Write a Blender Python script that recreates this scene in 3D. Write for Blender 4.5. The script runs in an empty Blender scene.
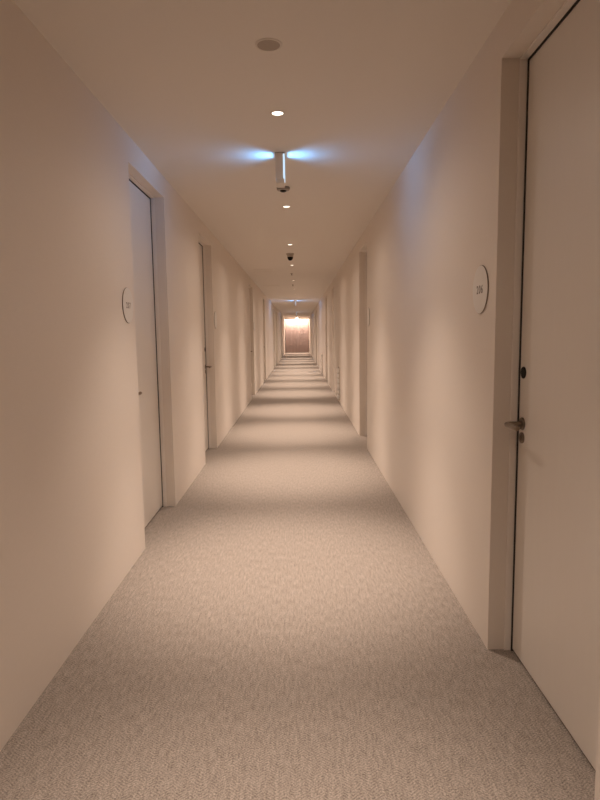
import bpy, bmesh, math
from mathutils import Matrix, Vector

scn = bpy.context.scene
COL = scn.collection

# ------------------------------------------------------------------ helpers
XL, XR, H = -1.05, 0.83, 2.672          # corridor faces and ceiling height
LEAF = 0.0045                            # leaf face behind the seal's front edge
TOP = 2.507                             # height of every door opening
REC = 0.101                             # depth of the door leaf behind the wall
Y0, Y1 = -3.6, 44.8                     # corridor ends


def box(bm, x0, x1, y0, y1, z0, z1, bevel=0.0):
    x0, x1 = min(x0, x1), max(x0, x1)
    y0, y1 = min(y0, y1), max(y0, y1)
    z0, z1 = min(z0, z1), max(z0, z1)
    v = [bm.verts.new((x, y, z)) for x in (x0, x1) for y in (y0, y1) for z in (z0, z1)]
    idx = [(0, 1, 3, 2), (4, 6, 7, 5), (0, 4, 5, 1), (2, 3, 7, 6), (0, 2, 6, 4), (1, 5, 7, 3)]
    fs = [bm.faces.new([v[i] for i in f]) for f in idx]
    if bevel > 0:
        ed = list({e for f in fs for e in f.edges})
        bmesh.ops.bevel(bm, geom=ed, offset=bevel, segments=2, affect='EDGES', profile=0.7)
    return bm


def lathe(bm, prof, axis='Z', n=40, origin=(0, 0, 0)):
    """prof: list of (radius, height); closed at zero radius by single verts."""
    o = Vector(origin)

    def P(r, h, a):
        c, s = r * math.cos(a), r * math.sin(a)
        if axis == 'Z':
            return o + Vector((c, s, h))
        if axis == 'X':
            return o + Vector((h, c, s))
        return o + Vector((c, h, s))
    rings = []
    for r, h in prof:
        if r < 1e-6:
            rings.append([bm.verts.new(P(0, h, 0))])
        else:
            rings.append([bm.verts.new(P(r, h, 2 * math.pi * k / n)) for k in range(n)])
    for A, B in zip(rings, rings[1:]):
        for k in range(n):
            k2 = (k + 1) % n
            if len(A) == 1 and len(B) == 1:
                continue
            if len(A) == 1:
                bm.faces.new((A[0], B[k], B[k2]))
            elif len(B) == 1:
                bm.faces.new((A[k], A[k2], B[0]))
            else:
                bm.faces.new((A[k], A[k2], B[k2], B[k]))
    bmesh.ops.recalc_face_normals(bm, faces=bm.faces)
    return bm


def tube(bm, pts, radii, n=14, flat=1.0):
    """round bar swept along pts; flat squeezes it along Z."""
    pts = [Vector(p) for p in pts]
    rings = []
    for i, p in enumerate(pts):
        d = (pts[min(i + 1, len(pts) - 1)] - pts[max(i - 1, 0)]).normalized()
        up = Vector((0, 0, 1))
        s = d.cross(up).normalized()
        u = s.cross(d).normalized()
        rings.append([bm.verts.new(p + s * radii[i] * math.cos(2 * math.pi * k / n)
                                   + u * radii[i] * flat * math.sin(2 * math.pi * k / n)) for k in range(n)])
    for A, B in zip(rings, rings[1:]):
        for k in range(n):
            bm.faces.new((A[k], A[(k + 1) % n], B[(k + 1) % n], B[k]))
    bm.faces.new(rings[0][::-1])
    bm.faces.new(rings[-1])
    bmesh.ops.recalc_face_normals(bm, faces=bm.faces)
    return bm


def mesh(name, bm, m, parent=None, loc=(0, 0, 0), smooth=False):
    me = bpy.data.meshes.new(name)
    bmesh.ops.recalc_face_normals(bm, faces=bm.faces)
    bm.to_mesh(me)
    bm.free()
    me.materials.append(m)
    if smooth:
        for p in me.polygons:
            p.use_smooth = True
        me.set_sharp_from_angle(angle=math.radians(40))
    o = bpy.data.objects.new(name, me)
    o.location = loc
    if parent:
        o.parent = parent
    COL.objects.link(o)
    return o


def empty(name, loc):
    o = bpy.data.objects.new(name, None)
    o.empty_display_size = 0.1
    o.location = loc
    COL.objects.link(o)
    return o


def tag(o, label=None, cat=None, group=None, kind=None):
    if label:
        o['label'] = label
    if cat:
        o['category'] = cat
    if group:
        o['group'] = group
    if kind:
        o['kind'] = kind
    return o


def copy_tree(o, parent=None):
    c = o.copy()
    COL.objects.link(c)
    if parent:
        c.parent = parent
    for ch in list(o.children):
        copy_tree(ch, c)
    return c


# ------------------------------------------------------------------ materials
def principled(name, col, rough=0.6, metal=0.0, spec=0.5):
    m = bpy.data.materials.new(name)
    m.use_nodes = True
    b = m.node_tree.nodes['Principled BSDF']
    b.inputs['Base Color'].default_value = (*col, 1)
    b.inputs['Roughness'].default_value = rough
    b.inputs['Metallic'].default_value = metal
    b.inputs['Specular IOR Level'].default_value = spec
    return m


def N(m, t, **kw):
    n = m.node_tree.nodes.new(t)
    for k, v in kw.items():
        setattr(n, k, v)
    return n


def grain(m, scale=60, detail=4, amount=0.06, bump=0.15, dist=0.001, stretch=(1, 1, 1)):
    """small tone variation and a soft bump from one noise."""
    t = m.node_tree
    b = t.nodes['Principled BSDF']
    tc = N(m, 'ShaderNodeTexCoord')
    mp = N(m, 'ShaderNodeMapping')
    mp.inputs['Scale'].default_value = stretch
    t.links.new(tc.outputs['Object'], mp.inputs['Vector'])
    nz = N(m, 'ShaderNodeTexNoise')
    nz.inputs['Scale'].default_value = scale
    nz.inputs['Detail'].default_value = detail
    t.links.new(mp.outputs['Vector'], nz.inputs['Vector'])
    col = b.inputs['Base Color'].default_value[:3]
    mix = N(m, 'ShaderNodeMix', data_type='RGBA')
    mix.inputs['A'].default_value = (*[c * (1 - amount) for c in col], 1)
    mix.inputs['B'].default_value = (*[min(1, c * (1 + amount)) for c in col], 1)
    t.links.new(nz.outputs['Fac'], mix.inputs['Factor'])
    t.links.new(mix.outputs['Result'], b.inputs['Base Color'])
    bp = N(m, 'ShaderNodeBump')
    bp.inputs['Strength'].default_value = bump
    bp.inputs['Distance'].default_value = dist
    t.links.new(nz.outputs['Fac'], bp.inputs['Height'])
    t.links.new(bp.outputs['Normal'], b.inputs['Normal'])
    return m


def woven_wall(name, col):
    """vinyl wallcovering with a fine linen weave."""
    m = principled(name, col, 0.62, 0, 0.3)
    t = m.node_tree
    b = t.nodes['Principled BSDF']
    tc = N(m, 'ShaderNodeTexCoord')
    outs = []
    for sc in ((30, 30, 900), (900, 900, 30)):
        mp = N(m, 'ShaderNodeMapping')
        mp.inputs['Scale'].default_value = sc
        t.links.new(tc.outputs['Object'], mp.inputs['Vector'])
        nz = N(m, 'ShaderNodeTexNoise')
        nz.inputs['Scale'].default_value = 1.0
        nz.inputs['Detail'].default_value = 2
        t.links.new(mp.outputs['Vector'], nz.inputs['Vector'])
        outs.append(nz.outputs['Fac'])
    ad = N(m, 'ShaderNodeMath', operation='ADD')
    t.links.new(outs[0], ad.inputs[0])
    t.links.new(outs[1], ad.inputs[1])
    hf = N(m, 'ShaderNodeMath', operation='MULTIPLY')
    hf.inputs[1].default_value = 0.5
    t.links.new(ad.outputs[0], hf.inputs[0])
    mix = N(m, 'ShaderNodeMix', data_type='RGBA')
    mix.inputs['A'].default_value = (*[c * 0.93 for c in col], 1)
    mix.inputs['B'].default_value = (*[min(1, c * 1.07) for c in col], 1)
    t.links.new(hf.outputs[0], mix.inputs['Factor'])
    t.links.new(mix.outputs['Result'], b.inputs['Base Color'])
    bp = N(m, 'ShaderNodeBump')
    bp.inputs['Strength'].default_value = 0.12
    bp.inputs['Distance'].default_value = 0.0008
    t.links.new(hf.outputs[0], bp.inputs['Height'])
    t.links.new(bp.outputs['Normal'], b.inputs['Normal'])
    return m


def carpet(name):
    """greige loop carpet in a small herringbone."""
    m = principled(name, (0.33, 0.3, 0.27), 0.95, 0, 0.1)
    t = m.node_tree
    b = t.nodes['Principled BSDF']
    tc = N(m, 'ShaderNodeTexCoord')
    sp = N(m, 'ShaderNodeSeparateXYZ')
    t.links.new(tc.outputs['Object'], sp.inputs[0])

    def M(op, a, bb=None):
        n = N(m, 'ShaderNodeMath', operation=op)
        for i, v in enumerate((a, bb)):
            if v is None:
                continue
            if isinstance(v, (int, float)):
                n.inputs[i].default_value = v
            else:
                t.links.new(v, n.inputs[i])
        return n.outputs[0]
    x, y = sp.outputs['X'], sp.outputs['Y']
    wob = N(m, 'ShaderNodeTexNoise')
    wob.inputs['Scale'].default_value = 45
    wob.inputs['Detail'].default_value = 3
    t.links.new(tc.outputs['Object'], wob.inputs['Vector'])
    zig = M('PINGPONG', x, 0.030)                       # columns of slanted yarn
    v = M('ADD', y, M('MULTIPLY', zig, 0.8))
    v = M('ADD', v, M('MULTIPLY', wob.outputs['Fac'], 0.012))
    yarn = M('MULTIPLY', M('PINGPONG', v, 0.006), 1 / 0.006)
    spk = N(m, 'ShaderNodeTexNoise')                    # flecks of the twisted yarn
    spk.inputs['Scale'].default_value = 165
    spk.inputs['Detail'].default_value = 4
    spk.inputs['Roughness'].default_value = 0.75
    t.links.new(tc.outputs['Object'], spk.inputs['Vector'])
    mp = N(m, 'ShaderNodeMapping')                      # long streaks of lighter and darker pile
    mp.inputs['Scale'].default_value = (85, 16, 1)
    t.links.new(tc.outputs['Object'], mp.inputs['Vector'])
    stk = N(m, 'ShaderNodeTexNoise')
    stk.inputs['Scale'].default_value = 1.0
    stk.inputs['Detail'].default_value = 3
    stk.inputs['Roughness'].default_value = 0.65
    t.links.new(mp.outputs['Vector'], stk.inputs['Vector'])
    fac = M('ADD', M('MULTIPLY', yarn, 0.24), M('MULTIPLY', M('SUBTRACT', spk.outputs['Fac'], 0.5), 2.2))
    fac = M('ADD', fac, M('MULTIPLY', M('SUBTRACT', stk.outputs['Fac'], 0.5), 0.75))
    fac = M('ADD', fac, 0.32)
    rp = N(m, 'ShaderNodeValToRGB')
    e = rp.color_ramp.elements
    e[0].position = 0.0
    e[0].color = CARPET_DARK
    e[1].position = 1.0
    e[1].color = CARPET_LIGHT
    t.links.new(fac, rp.inputs['Fac'])
    t.links.new(rp.outputs['Color'], b.inputs['Base Color'])
    bp = N(m, 'ShaderNodeBump')
    bp.inputs['Strength'].default_value = 0.5
    bp.inputs['Distance'].default_value = 0.003
    t.links.new(fac, bp.inputs['Height'])
    t.links.new(bp.outputs['Normal'], b.inputs['Normal'])
    return m


def emitter(name, col, strength):
    m = bpy.data.materials.new(name)
    m.use_nodes = True
    t = m.node_tree
    t.nodes.clear()
    e = t.nodes.new('ShaderNodeEmission')
    e.inputs['Color'].default_value = (*col, 1)
    e.inputs['Strength'].default_value = strength
    o = t.nodes.new('ShaderNodeOutputMaterial')
    t.links.new(e.outputs[0], o.inputs[0])
    return m


CARPET_DARK = (0.14, 0.121, 0.105, 1)
CARPET_LIGHT = (0.53, 0.465, 0.41, 1)
WARM = (1.0, 0.80, 0.66)
COOL = (0.13, 0.46, 1.0)

M_wall = woven_wall('wallcovering', (0.74, 0.68, 0.62))
M_ceil = grain(principled('ceiling paint', (0.74, 0.70, 0.65), 0.8, 0, 0.2), 90, 3, 0.015, 0.06, 0.0006)
M_carpet = carpet('herringbone carpet')
M_frame = grain(principled('door frame paint', (0.80, 0.75, 0.70), 0.5, 0, 0.35), 40, 3, 0.02, 0.04, 0.0004)
M_leaf = grain(principled('door leaf laminate', (0.72, 0.68, 0.63), 0.45, 0, 0.4), 25, 3, 0.015, 0.03, 0.0004, (1, 1, 0.2))
M_void = grain(principled('dark seal and gap shade', (0.035, 0.03, 0.027), 0.9), 30, 2, 0.1, 0.02)
M_nickel = grain(principled('satin nickel', (0.24, 0.195, 0.155), 0.33, 1.0), 120, 3, 0.06, 0.04, 0.0003, (1, 1, 6))
M_black = grain(principled('black gloss plastic', (0.006, 0.006, 0.006), 0.45, 0, 0.2), 80, 2, 0.1, 0.01)
M_plaque = grain(principled('plaque face', (0.74, 0.72, 0.69), 0.45), 60, 3, 0.015, 0.02)
M_plaque_edge = grain(principled('plaque edge', (0.20, 0.15, 0.115), 0.6), 60, 3, 0.05, 0.02)
M_ink = grain(principled('engraved ink', (0.15, 0.13, 0.12), 0.7), 60, 2, 0.05, 0.02)
M_trim = grain(principled('white enamel', (0.68, 0.63, 0.57), 0.5), 60, 2, 0.01, 0.02)
M_grille = grain(principled('speaker mesh', (0.40, 0.345, 0.295), 0.8), 500, 2, 0.2, 0.3, 0.001)
M_sensor = grain(principled('aged plastic', (0.44, 0.39, 0.34), 0.5), 60, 2, 0.04, 0.02)
M_detector = grain(principled('grey detector plastic', (0.32, 0.28, 0.24), 0.5), 60, 2, 0.04, 0.02)
M_alu = grain(principled('brushed aluminium', (0.76, 0.73, 0.70), 0.4, 0.1), 200, 3, 0.05, 0.03, 0.0003, (1, 1, 0.05))
M_curtain = grain(principled('curtain cloth', (0.33, 0.255, 0.235), 0.9, 0, 0.1), 14, 5, 0.16, 0.2, 0.002, (9, 9, 0.25))
M_vent = grain(principled('vent enamel', (0.88, 0.86, 0.83), 0.4), 60, 2, 0.01, 0.02)
M_lamp = emitter('lamp lens', (1.0, 0.88, 0.74), 3.0)
M_globe = emitter('globe glass', (1.0, 0.88, 0.74), 12.0)
M_sign = emitter('sign lens', (0.62, 0.82, 1.0), 0.95)

# ------------------------------------------------------------------ doors list
# (side, near edge, far edge, handle side, label)
DOORS = [
    (+1, 1.528, 2.472, 'far', 'cream flush door filling the right foreground, with lever handle and round black card reader'),
    (-1, 3.785, 4.752, 'near', 'nearest left-hand cream door, washed blue at its top by the hanging sign'),
    (-1, 6.345, 7.250, 'far', 'second left-hand cream door, its lever handle silhouetted at the far jamb'),
    (+1, 7.115, 7.990, 'near', 'second right-hand door, seen as a tall brown slot beyond the bare wall'),
    (-1, 12.75, 13.70, 'far', 'third left-hand door down the corridor, seen as a narrow brown strip'),
    (+1, 13.58, 14.50, 'near', 'third right-hand door, a thin slot just past the pale slotted vent'),
    (-1, 17.55, 18.50, 'far', 'fourth left-hand door, a hairline slot just before the distant blue glow'),
    (+1, 16.90, 17.80, 'far', 'fourth right-hand door, a hairline slot just before the distant blue glow'),
    (-1, 24.80, 25.70, 'far', 'first left-hand door past the distant blue glow'),
    (+1, 27.60, 28.50, 'far', 'first right-hand door past the distant blue glow'),
    (-1, 28.10, 29.00, 'near', 'second left-hand door past the distant blue glow'),
    (+1, 31.60, 32.50, 'near', 'last right-hand door before the far curtain'),
    (-1, 34.60, 35.50, 'far', 'last left-hand door before the far curtain'),
]


# ------------------------------------------------------------------ setting
def build_wall(name, side, label):
    x = XR if side > 0 else XL
    back = x + side * 0.34
    bm = bmesh.new()
    ops = sorted((d[1], d[2]) for d in DOORS if d[0] == side)
    # footprint polygon extruded by layers keeps the wall one clean solid
    y = Y0 - 0.2
    for a, b in ops:
        box(bm, x, back, y, a, 0, H)
        box(bm, x, back, a, b, TOP, H)
        y = b
    box(bm, x, back, y, Y1 + 0.5, 0, H)
    bmesh.ops.remove_doubles(bm, verts=bm.verts, dist=1e-5)
    # drop faces shared by neighbouring blocks
    seen = {}
    for f in bm.faces:
        key = tuple(sorted(v.index for v in f.verts)) if False else frozenset(f.verts)
        seen.setdefault(key, []).append(f)
    dead = [f for fs in seen.values() if len(fs) > 1 for f in fs]
    if dead:
        bmesh.ops.delete(bm, geom=dead, context='FACES')
    o = mesh(name, bm, M_wall)
    return tag(o, label, 'wall', kind='structure')


build_wall('wall_left', -1, 'long cream left wall of the corridor with recessed doors')
build_wall('wall_right', +1, 'long cream right wall of the corridor with recessed doors')

bm = bmesh.new()
box(bm, XL - 0.34, XR + 0.34, Y0 - 0.2, Y1 + 0.5, -0.12, 0.0)
tag(mesh('floor', bm, M_carpet), 'greige herringbone carpet running the whole corridor', 'floor', kind='structure')
bm = bmesh.new()
box(bm, XL - 0.34, XR + 0.34, Y0 - 0.2, Y1 + 0.5, H, H + 0.15)
tag(mesh('ceiling', bm, M_ceil), 'plain plastered corridor ceiling', 'ceiling', kind='structure')
bm = bmesh.new()
box(bm, XL, XR, Y1 + 0.18, Y1 + 0.36, 0, H)
tag(mesh('wall_end', bm, M_wall), 'end wall behind the far curtain', 'wall', kind='structure')
bm = bmesh.new()
box(bm, XL, XR, Y0 - 0.18, Y0, 0, H)
tag(mesh('wall_back', bm, M_wall), 'wall closing the corridor behind the viewer', 'wall', kind='structure')

# lowered edge in front of the curtain track
bm = bmesh.new()
box(bm, XL, XR, Y1 - 0.50, Y1 - 0.44, H - 0.125, H, 0.004)
tag(mesh('trim_1', bm, M_wall), 'shallow pelmet across the ceiling above the far curtain', 'trim', kind='structure')


# ------------------------------------------------------------------ doors
def lever_part(door, s, leaf_x, yh, dirn, z):
    """rose, neck and lever; dirn = +1 or -1 is the way the lever points along the wall."""
    bm = bmesh.new()
    lathe(bm, [(0.0, 0), (0.026, 0), (0.026, -s * 0.005), (0.024, -s * 0.008), (0.0, -s * 0.008)], 'X', 32, (leaf_x, yh, z))
    rose = mesh('handle_rose', bm, M_nickel, door, smooth=True)
    bm = bmesh.new()
    x0, x1 = leaf_x - s * 0.007, leaf_x - s * 0.072
    pts = [(x0, yh, z)]
    rad = [0.0105]
    for k in range(7):                                   # rounded elbow
        a = math.pi / 2 * k / 6
        pts.append((x1 + s * 0.018 * (1 - math.sin(a)), yh + dirn * 0.018 * (1 - math.cos(a)), z))
        rad.append(0.0105)
    for q in (0.05, 0.09, 0.122, 0.130, 0.133):
        pts.append((x1 + s * 0.002, yh + dirn * q, z))
        rad.append({0.05: .0108, .09: .0112, .122: .0112, .130: .009, .133: .005}[q])
    tube(bm, pts, rad, 16, 0.95)
    mesh('handle_lever', bm, M_nickel, rose, smooth=True)


def build_door(i, side, ya, yb, hand, label):
    x = XR if side > 0 else XL
    s = side
    ym = (ya + yb) / 2
    loc = (x + s * REC, ym, 0)
    root = empty('door_%d' % i, loc)
    tag(root, label, 'door', kind='structure')
    a, b = ya - ym, yb - ym                               # local along the wall
    fx0, fx1 = -s * 0.029, s * 0.10                        # frame depth (local x)
    lip = 0.008
    # frame: two jambs and a head, one rebated ring
    bm = bmesh.new()
    box(bm, fx0, fx1, a, a + lip, 0, TOP, 0.0015)
    box(bm, fx0, fx1, b - lip, b, 0, TOP, 0.0015)
    box(bm, fx0, fx1, a + lip, b - lip, TOP - lip, TOP, 0.0015)
    # stop bead behind the leaf
    st = 0.02
    box(bm, s * 0.052, fx1, a + lip, a + lip + st, 0, TOP - lip)
    box(bm, s * 0.052, fx1, b - lip - st, b - lip, 0, TOP - lip)
    box(bm, s * 0.052, fx1, a + lip + st, b - lip - st, TOP - lip - st, TOP - lip)
    mesh('door_frame', bm, M_frame, root)
    # leaf
    g = 0.008
    bm = bmesh.new()
    box(bm, LEAF * s, s * 0.052, a + lip + g, b - lip - g, 0.012, TOP - lip - g, 0.002)
    leaf = mesh('door_leaf', bm, M_leaf, root)
    # dark seal round the leaf; bottom strip stands in for the shadow gap
    bm = bmesh.new()
    box(bm, 0, s * 0.05, a + lip, a + lip + g * .9, 0.0, TOP - lip)
    box(bm, 0, s * 0.05, b - lip - g * .9, b - lip, 0.0, TOP - lip)
    box(bm, 0, s * 0.05, a + lip + g * .9, b - lip - g * .9, TOP - lip - g * .9, TOP - lip)
    box(bm, s * 0.014, s * 0.05, a + lip + g * .9, b - lip - g * .9, 0.0005, 0.0115)  # dark strip painted as the shade under the leaf
    tag(mesh('door_seal_and_shadow', bm, M_void, root), 'dark seal around the leaf, with the shadow gap painted under it')
    # back of the opening
    if hand == 'far':
        yh, d = b - lip - g - 0.042, -1
    else:
        yh, d = a + lip + g + 0.042, 1
    lever_part(root, s, LEAF * s, yh, d, 1.034)
    bm = bmesh.new()
    lathe(bm, [(0.0, 0), (0.0235, 0), (0.0235, -s * 0.005), (0.021, -s * 0.007), (0.010, -s * 0.007), (0.009, -s * 0.004), (0, -s * 0.004)],
          'X', 28, (LEAF * s, yh, 0.974))
    mesh('keyhole_plate', bm, M_nickel, root, smooth=True)
    bm = bmesh.new()
    lathe(bm, [(0.0, 0), (0.025, 0), (0.025, -s * 0.003), (0.023, -s * 0.005), (0.0, -s * 0.006)], 'X', 32, (LEAF * s, yh + (0.004 if hand == 'far' else -0.004), 1.248))
    tag(mesh('card_reader', bm, M_black, root, smooth=True), 'small round black card reader')
    return root


for i, d in enumerate(DOORS, 1):
    build_door(i, *d)


# ------------------------------------------------------------------ room number plaques
def plaque(side, y, label, text=None):
    s = side
    x = XR if s > 0 else XL
    root = empty('room_number_plaque', (x, y, 1.609))
    tag(root, label, 'room sign', 'round room number plaques')
    bm = bmesh.new()
    lathe(bm, [(0, 0), (0.107, 0), (0.108, -s * 0.001), (0.108, -s * 0.0050), (0, -s * 0.0050)], 'X', 64)
    tag(mesh('plaque_back', bm, M_plaque_edge, root, smooth=True), 'dark edge of the plaque with shade painted into its colour')  # dark edge colour also holds its shade and shadow gap
    bm = bmesh.new()
    lathe(bm, [(0, -s * 0.0050), (0.1068, -s * 0.0050), (0.1068, -s * 0.0060), (0.1064, -s * 0.0066), (0, -s * 0.0066)], 'X', 64)
    mesh('plaque_face', bm, M_plaque, root, smooth=True)
    if text:
        cu = bpy.data.curves.new('room_number', 'FONT')
        cu.body = text
        cu.size = 0.052
        cu.space_character = 1.25
        cu.align_x = 'CENTER'
        cu.align_y = 'CENTER'
        cu.extrude = 0.0004
        cu.offset = 0.0004
        tmp = bpy.data.objects.new('tmp', cu)
        COL.objects.link(tmp)
        bpy.context.view_layer.update()
        me = bpy.data.meshes.new_from_object(tmp.evaluated_get(bpy.context.evaluated_depsgraph_get()))
        bpy.data.objects.remove(tmp)
        me.materials.clear()
        me.materials.append(M_ink)
        o = bpy.data.objects.new('room_number', me)
        COL.objects.link(o)
        o.parent = root
        # local X of the text runs along the reading direction on this wall
        if s > 0:
            o.rotation_euler = (math.pi / 2, 0, -math.pi / 2)
        else:
            o.rotation_euler = (math.pi / 2, 0, math.pi / 2)
        o.location = (-s * 0.0069, 0, -0.002)
        tag(o, 'dark room number ' + text)
    return root


plaque(+1, 2.675, 'round white plaque numbered 206 beside the right foreground door', '206')
plaque(-1, 3.625, 'round white plaque numbered 207 before the blue-washed left door', '207')
plaque(-1, 7.435, 'round plaque edge-on just past the second left-hand door')
plaque(+1, 6.925, 'round plaque edge-on just before the second right-hand door')
plaque(-1, 13.90, 'tiny round plaque just past the third left-hand door')
plaque(+1, 13.38, 'tiny bright round plaque above the nearer slotted vent on the right wall')
plaque(+1, 18.05, 'tiny round plaque past the fourth right-hand door')


# ------------------------------------------------------------------ downlights
def make_downlight():
    root = empty('recessed_downlight', (0, 0, H))
    bm = bmesh.new()
    lathe(bm, [(0.0325, 0.0), (0.043, 0.0), (0.043, -0.002), (0.041, -0.004), (0.0345, -0.004), (0.0325, -0.0025), (0.0325, 0.0)], 'Z', 40)
    mesh('trim_ring', bm, M_trim, root, smooth=True)
    bm = bmesh.new()
    lathe(bm, [(0, -0.0002), (0.0323, -0.0002), (0.0323, -0.0008), (0.030, -0.0012), (0, -0.0014)], 'Z', 40)
    tag(mesh('lamp_lens', bm, M_lamp, root, smooth=True), 'glowing warm white lens')
    for watt, deg in SPOT_BEAM:                          # reflector beam and its wide soft spill
        L = bpy.data.lights.new('lamp', 'SPOT')
        L.energy = watt
        L.color = WARM
        L.spot_size = math.radians(deg)
        L.spot_blend = 1.0
        L.shadow_soft_size = 0.035
        lo = bpy.data.objects.new('lamp', L)
        lo.location = (0, 0, -0.03)
        lo.parent = root
        COL.objects.link(lo)
    return root


CURTAIN_W = 115.0
SPOT_BEAM = [(290.0, 57.0), (122.0, 88.0), (20.0, 168.0)]
SPOTS = [
    (3.479, 'nearest visible ceiling downlight, a bright white dot in front of the first sign'),
    (5.924, 'small bright ceiling downlight just past the first sign and its detector'),
    (8.377, 'ceiling downlight just in front of the black dome camera'),
    (10.852, 'ceiling downlight directly beyond the black dome camera'),
    (13.90, 'ceiling downlight between the two small sprinkler heads'),
    (16.45, 'ceiling downlight beyond the second sprinkler head'),
    (18.95, 'ceiling downlight midway between second sprinkler and distant sign'),
    (21.20, 'ceiling downlight right in front of the second sign'),
    (23.20, 'first ceiling downlight beyond the second sign'),
    (25.80, 'second ceiling downlight beyond the second sign'),
    (29.00, 'third ceiling downlight beyond the second sign'),
    (31.50, 'ceiling downlight right in front of the third sign'),
    (34.40, 'ceiling downlight right behind the third sign'),
    (38.90, 'last recessed ceiling downlight before the curtain'),
    (1.030, 'ceiling downlight overhead in the foreground, above the picture'),
]
proto = make_downlight()
for k, (y, lab) in enumerate(SPOTS):
    o = proto if k == 0 else copy_tree(proto)
    o.location = (-0.102, y, H)
    tag(o, lab, 'ceiling light', 'recessed ceiling downlights')
    if y < 2:                                             # dimmed to leave the foreground darker
        for ch in o.children:
            if ch.type == 'LIGHT':
                ch.data = ch.data.copy()
                ch.data.energy *= 0.68

# linear lamp behind the pelmet, washing the far curtain
root = empty('curtain_light', ((XL + XR) / 2, Y1 - 0.33, H))
tag(root, 'glaring strip lamp behind the pelmet, washing the top of the far curtain', 'ceiling light')
bm = bmesh.new()
box(bm, -0.86, 0.86, -0.035, 0.035, -0.03, 0, 0.003)
mesh('housing', bm, M_trim, root)
bm = bmesh.new()
box(bm, -0.85, 0.85, -0.028, 0.028, -0.036, -0.0301)
tag(mesh('lamp_lens', bm, M_lamp, root), 'glowing warm white lens')
L = bpy.data.lights.new('lamp', 'AREA')
L.shape = 'RECTANGLE'
L.size = 1.68
L.size_y = 0.05
L.energy = CURTAIN_W
L.color = WARM
lo = bpy.data.objects.new('lamp', L)
lo.location = (0, 0, -0.045)
lo.rotation_euler = (math.radians(28), 0, 0)
lo.parent = root
COL.objects.link(lo)


# glaring globe in front of the pelmet
root = empty('ceiling_lamp', (-0.10, 43.2, H))
tag(root, 'glaring globe lamp on the ceiling just in front of the far pelmet', 'ceiling light')
bm = bmesh.new()
lathe(bm, [(0, 0), (0.07, 0), (0.07, -0.02), (0.045, -0.03), (0, -0.03)], 'Z', 32)
mesh('base', bm, M_trim, root, smooth=True)
bm = bmesh.new()
lathe(bm, [(0, -0.03)] + [(0.075 * math.sin(math.pi * k / 12), -0.105 + 0.075 * math.cos(math.pi * k / 12)) for k in range(1, 12)] + [(0, -0.18)], 'Z', 32)
tag(mesh('globe', bm, M_globe, root, smooth=True), 'glowing globe')
L = bpy.data.lights.new('lamp', 'SPOT')
L.energy = 260
L.color = WARM
L.spot_size = math.radians(84)
L.spot_blend = 1.0
L.shadow_soft_size = 0.05
lo = bpy.data.objects.new('lamp', L)
lo.location = (0, 0, -0.24)
lo.rotation_euler = (math.radians(-14), 0, 0)
lo.parent = root
COL.objects.link(lo)


# ------------------------------------------------------------------ hanging lit signs
SX0, SX1 = -0.144, -0.074
SL = 0.145
SB = -0.205


def make_sign():
    root = empty('exit_light', (-0.115, 0, H))
    cx = -0.115
    x0, x1 = SX0 - cx, SX1 - cx
    bm = bmesh.new()
    box(bm, x0 + 0.003, x1 - 0.018, 0.004, SL - 0.004, SB + 0.035, 0.0, 0.002)
    mesh('housing', bm, M_alu, root)
    for yy in (0.0, SL - 0.004):
        bm = bmesh.new()
        box(bm, x0, x1 - 0.018, yy, yy + 0.004, SB + 0.028, -0.001, 0.001)
        mesh('end_cap', bm, M_alu, root)
    bm = bmesh.new()
    box(bm, x0 - 0.003, x1 - 0.003, 0.0, SL, -0.008, 0.0, 0.001)
    mesh('ceiling_plate', bm, M_sensor, root)
    bm = bmesh.new()
    box(bm, x0 + 0.004, x1 - 0.010, 0.0, SL, SB, SB + 0.028, 0.003)
    mesh('bottom_rail', bm, M_trim, root)
    for xa, xb in ((x1 - 0.0178, x1 - 0.006), (x0 + 0.0005, x0 + 0.0028)):
        bm = bmesh.new()
        box(bm, xa, xb, 0.006, SL - 0.006, SB + 0.034, -0.010, 0.001)
        tag(mesh('lit_panel', bm, M_sign, root), 'glowing cool white panel')
    for sgn, xx in ((1, x1 + 0.004), (-1, x0 - 0.004)):
        for watt, tall, spread in SIGN_BEAM:
            L = bpy.data.lights.new('lamp', 'AREA')
            L.shape = 'RECTANGLE'
            L.size = tall           # vertical
            L.size_y = SL - 0.03
            L.energy = watt
            L.color = COOL
            L.spread = math.radians(spread)
            o = bpy.data.objects.new('lamp', L)
            o.rotation_euler = (0, -math.pi / 2 * sgn, 0)     # -Z axis towards +X (sgn=1)
            o.location = (xx, SL / 2, -0.012 - tall / 2)
            o.parent = root
            COL.objects.link(o)
    return root


SIGN_BEAM = [(0.90, 0.10, 125), (0.05, 0.02, 150)]
sg = make_sign()
for k, (y, lab) in enumerate([
        (4.19, 'nearest hanging sign seen edge-on, casting blue light on ceiling and walls'),
        (22.1, 'second hanging sign down the corridor, in the distant pale blue glow'),
        (33.4, 'third and farthest hanging sign, tiny, just before the curtain')]):
    o = sg if k == 0 else copy_tree(sg)
    o.location = (-0.115, y, H)
    if k == 1:                                            # power and spread raised for a stronger distant glow
        for ch in o.children:
            if ch.type == 'LIGHT':
                ch.data = ch.data.copy()
                ch.data.energy *= 2.2
                ch.data.spread = math.radians(150)
    tag(o, lab, 'sign', 'hanging lit signs')

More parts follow.
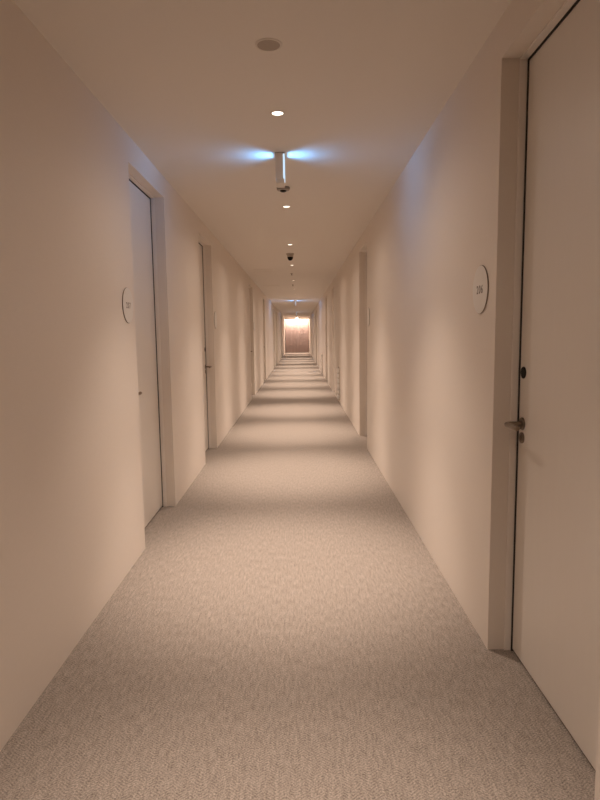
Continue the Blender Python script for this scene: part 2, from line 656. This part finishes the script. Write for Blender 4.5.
# ------------------------------------------------------------------ ceiling devices
bm = bmesh.new()
root = empty('ceiling_speaker', (-0.113, 2.69, H))
tag(root, 'flat round beige speaker grille in the ceiling at the top of the picture', 'speaker')
lathe(bm, [(0.0495, 0), (0.059, 0), (0.059, -0.002), (0.056, -0.004), (0.0505, -0.004), (0.0495, -0.003), (0.0495, 0)], 'Z', 48)
mesh('rim', bm, M_trim, root, smooth=True)
bm = bmesh.new()
lathe(bm, [(0, -0.0002), (0.0493, -0.0002), (0.0493, -0.0022), (0, -0.003)], 'Z', 48)
tag(mesh('grille', bm, M_grille, root, smooth=True), 'darker beige mesh grille')

root = empty('smoke_detector', (-0.114, 5.17, H))
tag(root, 'squat round ceiling detector with dark underside, just below the first sign', 'detector')
bm = bmesh.new()
lathe(bm, [(0, 0), (0.056, 0), (0.056, -0.014), (0.051, -0.024), (0.030, -0.027), (0, -0.027)], 'Z', 40)
mesh('body', bm, M_detector, root, smooth=True)
bm = bmesh.new()
lathe(bm, [(0.0, -0.027), (0.028, -0.027), (0.026, -0.034), (0.016, -0.039), (0, -0.040)], 'Z', 32)
tag(mesh('sensor_head', bm, M_black, root, smooth=True), 'dark sensor head')


def dome_camera(y, x, label):
    root = empty('dome_camera', (x, y, H))
    tag(root, label, 'security camera', 'dome cameras')
    bm = bmesh.new()
    lathe(bm, [(0, 0), (0.063, 0), (0.063, -0.012), (0.058, -0.020), (0.052, -0.022)], 'Z', 40)
    lathe(bm, [(0.052, -0.022), (0.047, -0.055), (0, -0.055)], 'Z', 40)
    mesh('base', bm, M_sensor, root, smooth=True)
    bm = bmesh.new()
    lathe(bm, [(0, -0.055), (0.045, -0.055), (0.043, -0.072), (0.036, -0.090), (0.024, -0.103), (0.011, -0.108), (0, -0.109)], 'Z', 40)
    tag(mesh('dome', bm, M_black, root, smooth=True), 'black dome')
    return root


dome_camera(9.30, -0.113, 'black dome camera on the ceiling between the third and fourth downlights')
dome_camera(41.2, -0.11, 'tiny dark dome camera against the glare above the far curtain')


def sprinkler(y, label):
    root = empty('sprinkler_head', (-0.124, y, H))
    tag(root, label, 'sprinkler', 'ceiling sprinkler heads')
    bm = bmesh.new()
    lathe(bm, [(0, 0), (0.030, 0), (0.029, -0.004), (0.013, -0.006), (0.012, -0.022), (0, -0.022)], 'Z', 28)
    mesh('body', bm, M_grille, root, smooth=True)
    bm = bmesh.new()
    lathe(bm, [(0, -0.022), (0.006, -0.022), (0.006, -0.034), (0.020, -0.035), (0.020, -0.038), (0, -0.038)], 'Z', 24)
    mesh('deflector', bm, M_plaque_edge, root, smooth=True)


sprinkler(12.30, 'small dark sprinkler head nearer to the dome camera')
sprinkler(15.05, 'small dark sprinkler head farther down, nearer to the second sign')


def hatch(x0, x1, y0, y1, label):
    root = empty('access_panel', ((x0 + x1) / 2, (y0 + y1) / 2, H))
    tag(root, label, 'access panel', 'ceiling access panels')
    hx, hy = (x1 - x0) / 2, (y1 - y0) / 2
    bm = bmesh.new()
    box(bm, -hx, hx, -hy, -hy + .012, -0.004, 0)
    box(bm, -hx, hx, hy - .012, hy, -0.004, 0)
    box(bm, -hx, -hx + .012, -hy + .012, hy - .012, -0.004, 0)
    box(bm, hx - .012, hx, -hy + .012, hy - .012, -0.004, 0)
    mesh('rim', bm, M_trim, root)
    bm = bmesh.new()
    box(bm, -hx + .016, hx - .016, -hy + .016, hy - .016, -0.003, 0)
    mesh('lid', bm, M_ceil, root)


hatch(-0.86, -0.46, 11.45, 11.85, 'flush ceiling access panel left of the fourth downlight')
hatch(-0.90, -0.46, 15.20, 15.65, 'flush ceiling access panel left of the farther sprinkler')


# ------------------------------------------------------------------ slotted wall vents on the right wall
def vent(y, label):
    root = empty('wall_vent', (XR, y, 0.06))
    tag(root, label, 'vent', 'low slotted wall vents')
    w, h = 0.14, 0.66
    bm = bmesh.new()
    box(bm, -0.006, 0, -w - 0.012, w + 0.012, -0.012, h + 0.012, .001)
    tag(mesh('backing', bm, M_grille, root), 'shaded backing behind the slats')
    n = 6
    pitch = h / n
    for k in range(n):
        bm = bmesh.new()
        box(bm, -0.040, -0.006, -w, w, k * pitch + 0.010, (k + 1) * pitch - 0.014, .004)
        mesh('slat', bm, M_vent, root)


vent(12.10, 'nearer pale slotted vent low on the right wall')
vent(20.70, 'farther pale slotted vent low on the right wall, beside the blue glow')

# ------------------------------------------------------------------ the curtain on the end wall
bm = bmesh.new()
nx = 420
cx0, cx1 = XL + 0.05, XR - 0.05
rows = [0.015, 0.6, 1.2, 1.8, 2.4, 2.64]
front, rear = [], []
for zi, z in enumerate(rows):
    fr, rrw = [], []
    for i in range(nx + 1):
        u = i / nx
        x = cx0 + (cx1 - cx0) * u
        ph = u * 2 * math.pi * 22 + 0.8 * math.sin(u * 17) + 0.25 * math.sin(zi * 1.3 + u * 9)
        d = 0.022 * math.sin(ph) + 0.006 * math.sin(2.7 * ph + 1)
        fr.append(bm.verts.new((x, -d, z)))
        rrw.append(bm.verts.new((x, -d + 0.006, z)))
    front.append(fr)
    rear.append(rrw)
for r in range(len(rows) - 1):
    for i in range(nx):
        bm.faces.new((front[r][i], front[r][i + 1], front[r + 1][i + 1], front[r + 1][i]))
        bm.faces.new((rear[r][i], rear[r + 1][i], rear[r + 1][i + 1], rear[r][i + 1]))
    for e in (0, nx):
        bm.faces.new((front[r][e], front[r + 1][e], rear[r + 1][e], rear[r][e]))
for r in (0, len(rows) - 1):
    for i in range(nx):
        bm.faces.new((front[r][i], front[r][i + 1], rear[r][i + 1], rear[r][i]))
cur = mesh('curtain', bm, M_curtain, loc=(0, Y1 + 0.03, 0), smooth=True)
tag(cur, 'tall pleated pinkish-brown curtain closing the far end of the corridor', 'curtain')

# ------------------------------------------------------------------ camera
f_px, pitch, roll, yaw = 582.28, 0.11279, -0.013488, 0.0010115
cam = bpy.data.cameras.new('camera')
cam.sensor_fit = 'VERTICAL'
cam.sensor_height = 36.0
cam.sensor_width = 27.0
cam.lens = f_px / 800 * 36.0
cam.clip_start = 0.02
cam.clip_end = 200
co = bpy.data.objects.new('camera', cam)
COL.objects.link(co)
R = (Matrix.Rotation(-yaw, 4, 'Z') @ Matrix.Rotation(math.pi / 2 - pitch, 4, 'X') @ Matrix.Rotation(roll, 4, 'Z'))
co.matrix_world = Matrix.Translation((0, 0, 1.42)) @ R
scn.camera = co

# ------------------------------------------------------------------ world and view
w = bpy.data.worlds.new('world')
w.use_nodes = True
w.node_tree.nodes['Background'].inputs['Color'].default_value = (0, 0, 0, 1)
scn.world = w
vs = scn.view_settings
vs.view_transform = 'Standard'
vs.look = 'None'
vs.gamma = 1.0
vs.use_curve_mapping = False
vs.exposure = 0.15
cy = scn.cycles
cy.max_bounces = 14
cy.diffuse_bounces = 10
cy.use_denoising = True
cy.sample_clamp_indirect = 6.0
